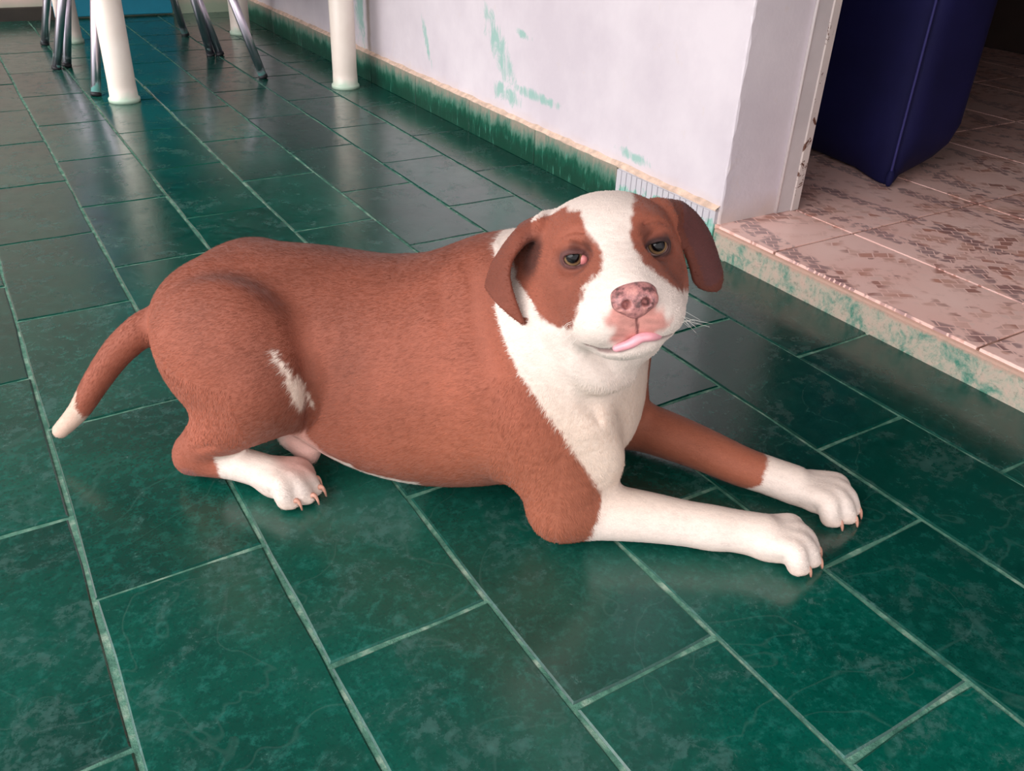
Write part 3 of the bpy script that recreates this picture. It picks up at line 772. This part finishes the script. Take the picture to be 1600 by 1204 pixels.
    C = C*(1-k) + k*(rgb(200, 136, 126)*(1-.10*n3(P, 500, 9)[:, None]))
    lipd = np.full(len(P), 1.); m = head & (f > .03)
    for qq in MOUTH[::3]: lipd[m] = np.minimum(lipd[m], np.sqrt(((L[m]-qq)**2).sum(1)))
    k = sst(-lipd, -.0060, -.0022)[:, None]*.8; C = C*(1-k) + k*rgb(104, 58, 60)
    for q0, r0 in (((.031, .072, .039), .016), ((-.030, .069, .033), .013), ((-.045, .064, .033), .010)):  # shading of the brow folds painted in as darker fur
        k = sst(-np.sqrt(((L - np.array(q0))**2).sum(1)), -r0, -.003)[:, None]*.6*(1-a); C = C*(1-k) + k*rgb(66, 34, 28)
    C = np.where(((L - np.array((.003, .128, -.023)))**2).sum(1)[:, None] < .013**2, rgb(70, 34, 36), C)
    # bare pink groin and hock callus
    q = (P - np.array((.165, .05, .06)))/np.array((.055, .08, .06)); k = sst(-np.sqrt((q**2).sum(1)), -1.0, -.6)[:, None]*.8; C = C*(1-k) + k*rgb(214, 164, 152)
    q = P - np.array((.012, -.024, .022)); k = sst(-np.sqrt((q**2).sum(1)), -.016, -.006)[:, None]*.7; C = C*(1-k) + k*rgb(140, 92, 88)
    # toes a little warmer than the foot
    k = (sst(-z, -.03, -.006)*.35*a[:, 0]*((s > .7) | (s < .25)))[:, None]; C = C*(1-k) + k*rgb(236, 196, 172)
    ab = np.array((.001, -.016, -.030)); q = L - np.array((.003, .137, -.034)); t_ = np.clip(q @ ab/(ab @ ab), 0, 1); dd = np.abs(q[:, 0] - .001*t_) + 10*((t_ <= 0) | (t_ >= 1) | (f < .09))
    k = sst(-dd, -.0022, -.0008)[:, None]*.85; C = C*(1-k) + k*rgb(84, 42, 44)
    bare = np.zeros(len(P), bool)
    for sx, c in EYES: bare |= (((L-c)**2).sum(1) < .017**2)
    bare |= (lipd < .005) | ((((L - np.array((.003, .130, -.034)))/np.array((.036, .03, .036)))**2).sum(1) < 1)
    fl = np.where(head, .0055, fl); fl = np.where(ear | (f > .04) & head, .0040, fl); fl = np.where((z < .09) & ((s > .58) | ((s < .2) & (o < .05))), .0045, fl); fl = np.where(bare, 0, fl)
    return np.clip(C, 0, 1), fl
cl, fl_ = coat(DV, DN)
DC = np.concatenate([cl, np.ones((len(DV), 1))], 1)

def mat_fur(name, streak=True):
    t = NT(name); P = t.pos('Object')
    c = t.n('ShaderNodeVertexColor', _layer_name='Col').outputs[0]
    n1 = t.noise(t.map(P, (70, 160, 160)), 1, 4, .7); n2 = t.noise(t.map(P, (420, 900, 900)), 1, 3, .7)
    c = t.mix(t.ramp(n1, (.3, .16), (.62, 0.)), c, (.12, .045, .03, 1), 'MULTIPLY')
    c = t.mix(t.ramp(n2, (.3, .12), (.55, 0.)), c, (.2, .1, .08, 1), 'MULTIPLY')
    return t.out(c, .62, t.bump(t.math('ADD', n1, t.math('MULTIPLY', n2, .6)), .35, .0025), Specular_IOR_Level=.25, Sheen_Weight=.08)
M_FUR = mat_fur('short_dog_coat')
dog = empty('dog', (.16, 1.08, 0), math.atan2(-.698, .716)); tag(dog, 'brown and white dog lying on the green slate floor', 'dog')
def np_mesh(name, V, Q, mat, parent, C=None, smooth=True):
    me = bpy.data.meshes.new(name); me.vertices.add(len(V)); me.vertices.foreach_set('co', V.astype(np.float32).ravel())
    me.loops.add(Q.size); me.polygons.add(len(Q)); me.loops.foreach_set('vertex_index', Q.astype(np.int32).ravel())
    me.polygons.foreach_set('loop_start', np.arange(len(Q), dtype=np.int32)*Q.shape[1])
    me.polygons.foreach_set('use_smooth', np.full(len(Q), smooth)); me.update(calc_edges=True); me.validate()
    if C is not None:
        at = me.color_attributes.new('Col', 'FLOAT_COLOR', 'POINT'); at.data.foreach_set('color', C.astype(np.float32).ravel())
    me.materials.append(mat); o = bpy.data.objects.new(name, me); col.objects.link(o); o.parent = parent; return o
np_mesh('body', DV, DQ, M_FUR, dog, DC)['label'] = 'brown coat with white collar, chest, forelegs and face blaze'

# ---- fur: short hairs combed along the body
def comb(P):
    s, o, z = P.T; L = (P-HP) @ HR
    v = np.tile(np.array((-1., 0, -.55)), (len(P), 1))
    v[(s > .44) & (z < .36)] = (-.35, 0, -1); v[(s > .53) & (z < .16)] = (.5, 0, -.8); v[(s > .585) & (z < .12)] = (1, 0, -.15)
    v[(s < .12) & (z < .20)] = (-.3, 0, -1); v[(s > .02) & (s < .25) & (z < .08) & (o < .05)] = (1, 0, -.15)
    v[(s < -.07)] = (-.6, -.4, -.75)
    hd = (z > .25) & (L[:, 1] > -.05) & (np.abs(L[:, 0]) < .16)
    vv = P - H((0, .15, -.02)); v[hd] = (vv/np.linalg.norm(vv, axis=1, keepdims=True))[hd]
    return v
NF = 170000
e1, e2 = DV[DQ[:, 2]]-DV[DQ[:, 0]], DV[DQ[:, 3]]-DV[DQ[:, 1]]; fa = np.linalg.norm(np.cross(e1, e2), axis=1)
fi = rng.choice(len(DQ), NF, p=fa/fa.sum()); ww = rng.dirichlet((1, 1, 1, 1), NF)
fp = (DV[DQ[fi]]*ww[:, :, None]).sum(1); fnm = (DN[DQ[fi]]*ww[:, :, None]).sum(1); fnm /= np.linalg.norm(fnm, axis=1, keepdims=True)
fc = (DC[DQ[fi]][:, :, :3]*ww[:, :, None]).sum(1); fln = fl_[DQ[fi]].min(1)
ok = (fln > 0) & (fp[:, 2] > .004); fp, fnm, fc, fln = fp[ok], fnm[ok], fc[ok], fln[ok]; NF = len(fp)
tv = comb(fp) + rng.normal(0, .12, (NF, 3)); tv -= fnm*(tv*fnm).sum(1, keepdims=True); tv /= np.linalg.norm(tv, axis=1, keepdims=True)
sv = np.cross(fnm, tv); ln = (fln*rng.uniform(.7, 1.25, NF))[:, None]; lift = rng.uniform(.04, .15, NF)[:, None]; wd = (.00026 + .0002*rng.random(NF))[:, None]
p0 = fp - fnm*.0006; p1 = fp + tv*ln*.55 + fnm*ln*lift*.75; p2 = fp + tv*ln + fnm*ln*lift
p2[:, 2] = np.maximum(p2[:, 2], .0008)
FV = np.stack([p0-sv*wd, p0+sv*wd, p1+sv*wd*.7, p1-sv*wd*.7, p2], 1).reshape(-1, 3)
tint = (1 + rng.normal(0, .09, NF)*np.where(fc[:, 1] > .4, .35, 1.5))[:, None]; FC = np.repeat(np.concatenate([np.clip(fc*tint, 0, 1), np.ones((NF, 1))], 1), 5, 0)
b5 = np.arange(NF)[:, None]*5
FT3 = np.concatenate([b5+[0, 1, 2], b5+[0, 2, 3], b5+[3, 2, 4]], 0)
t = NT('dog_hair'); M_HAIR = t.out(t.n('ShaderNodeVertexColor', _layer_name='Col').outputs[0], .6, Specular_IOR_Level=.2)
fo = np_mesh('fur', FV, FT3, M_HAIR, dog, FC); fo['kind'] = 'stuff'

# ---- nose, tongue, eyes, claws, whiskers
def head_part(name, F, mat, sm=2):
    V, Q = F.mesh(sm); o = np_mesh(name, H(V), Q[:, ::-1].copy(), mat, dog); return o
NF_ = Field((-.034, .100, -.052), (.040, .160, .006), .0009)
NF_.ell((.003, .127, -.017), (.0245, .0175, .0135), .004); NF_.ell((.003, .130, -.028), (.0165, .0140, .0135), .010)
for sx in (-1, 1):
    NF_.ell((.003 + sx*.0135, .136, -.0225), (.0105, .0095, .0105), .004)
    NF_.ell((.003 + sx*.0100, .147, -.0245), (.0050, .0130, .0050), .0025, ry(sx*.6), cut=True)
    NF_.chain([(.003 + sx*.012, .148, -.027, .0022), (.003 + sx*.021, .141, -.0305, .0022)], .002, 1, cut=True)
NF_.chain([(.003, .147, -.022, .0012), (.003, .145, -.033, .0014), (.003, .138, -.042, .0014)], .002, 4, cut=True)
t = NT('mottled_pink_nose'); P = t.pos('Object')
c = t.ramp(t.noise(P, 110, 4, .65), (.36, s2l(96, 66, 66)), (.5, s2l(170, 116, 114)), (.66, s2l(206, 146, 138)))
vo = t.n('ShaderNodeTexVoronoi', Vector=P, Scale=900.0).outputs[0]
o = head_part('nose', NF_, t.out(c, .42, t.bump(vo, .25, .0008)), 1); o['label'] = 'mottled pink and brown nose'
TF = Field((-.034, .096, -.088), (.040, .145, -.050), .0011)
TF.chain([(-.017, .1165, -.0725, .0055), (-.004, .1225, -.0685, .0066), (.007, .1240, -.0635, .0068), (.017, .1220, -.0640, .0066), (.026, .1140, -.0665, .005)], .002, 6, sc=(1, 1, .78))
o = head_part('tongue', TF, mat_simple('wet_pink_tongue', s2l(232, 160, 170), .3, n=150, amp=.05, bumpd=.0006, Subsurface_Weight=.15)); o['label'] = 'pink tongue tip sticking out'
def mat_eye():
    t = NT('amber_eye'); z = t.sep(t.pos('Object'))[2]
    n = t.noise(t.map(t.pos('Object'), (500, 500, 60)), 1, 3)
    a = t.math('DIVIDE', z, .0128)
    c = t.ramp(t.math('ADD', a, t.math('MULTIPLY', t.math('SUBTRACT', n, .5), .03)), (.50, s2l(196, 166, 160)), (.60, s2l(60, 36, 26)), (.68, s2l(138, 110, 80)), (.78, s2l(104, 80, 56)), (.83, s2l(8, 7, 9)))
    return t.out(c, .04, Specular_IOR_Level=.25)
M_EYE = mat_eye()
for sx, c in EYES:
    bm = bmesh.new(); bmesh.ops.create_uvsphere(bm, u_segments=32, v_segments=20, radius=.0128)
    o = bm_obj('eye', bm, M_EYE, dog, True); o.location = H(c + np.array((-sx*.001, -.0075, 0)))
    look = HR @ np.array((-.10 + sx*.10, 1.0, .17)); o.rotation_euler = Vector(look).to_track_quat('Z', 'Y').to_euler(); o['label'] = 'amber eye'
bm = bmesh.new(); bmesh.ops.create_uvsphere(bm, u_segments=16, v_segments=10, radius=1, matrix=Matrix.Diagonal((.0062, .0050, .0062, 1)))
o = bm_obj('third_eyelid', bm, mat_simple('pink_eyelid', s2l(214, 134, 134), .25), dog, True); o.location = H((-.0372, .0588, .0180)); o['label'] = 'swollen pink third eyelid in the eye corner'
M_CLAW = mat_simple('horn_claw', s2l(206, 152, 132), .4, n=120, amp=.12)
for (p, (ca, sa), r, hind) in CLAWS:
    p = Vector(p); fw = Vector((ca, sa, 0)); L_ = .0165 if hind else .0115; pts = []
    for i in range(7):
        q = i/6; pts.append(p + fw*(L_*(q - .25*q*q)) + Vector((0, 0, (.004*q if hind else 0) - (p.z - .0012)*q**(2.6 if hind else 1.7))) + Vector((0, 0, .0035*math.sin(q*3.1) if hind else 0)))
    tube('claw', [pts[0] - fw*.004] + pts, [.0040] + [.0041*(1-.72*(i/6)**1.5) for i in range(7)], M_CLAW, dog, 10)
bm = bmesh.new(); wr = random.Random(4)
for sx in (-1, 1):
    for i in range(9):
        b = Vector((sx*wr.uniform(.034, .05), wr.uniform(.082, .108), wr.uniform(-.058, -.036))); d_ = Vector((sx*1, wr.uniform(-.5, .35), wr.uniform(-.75, -.05))).normalized(); ll = wr.uniform(.028, .050)
        add_tube(bm, [H(tuple(b)), H(tuple(b + d_*ll*.5 + Vector((0, 0, .003)))), H(tuple(b + d_*ll + Vector((0, 0, -.004))))], [.00028, .00022, .0001], 4)
bm_obj('whiskers', bm, mat_simple('pale_whisker', s2l(235, 228, 220), .4), dog)['kind'] = 'stuff'
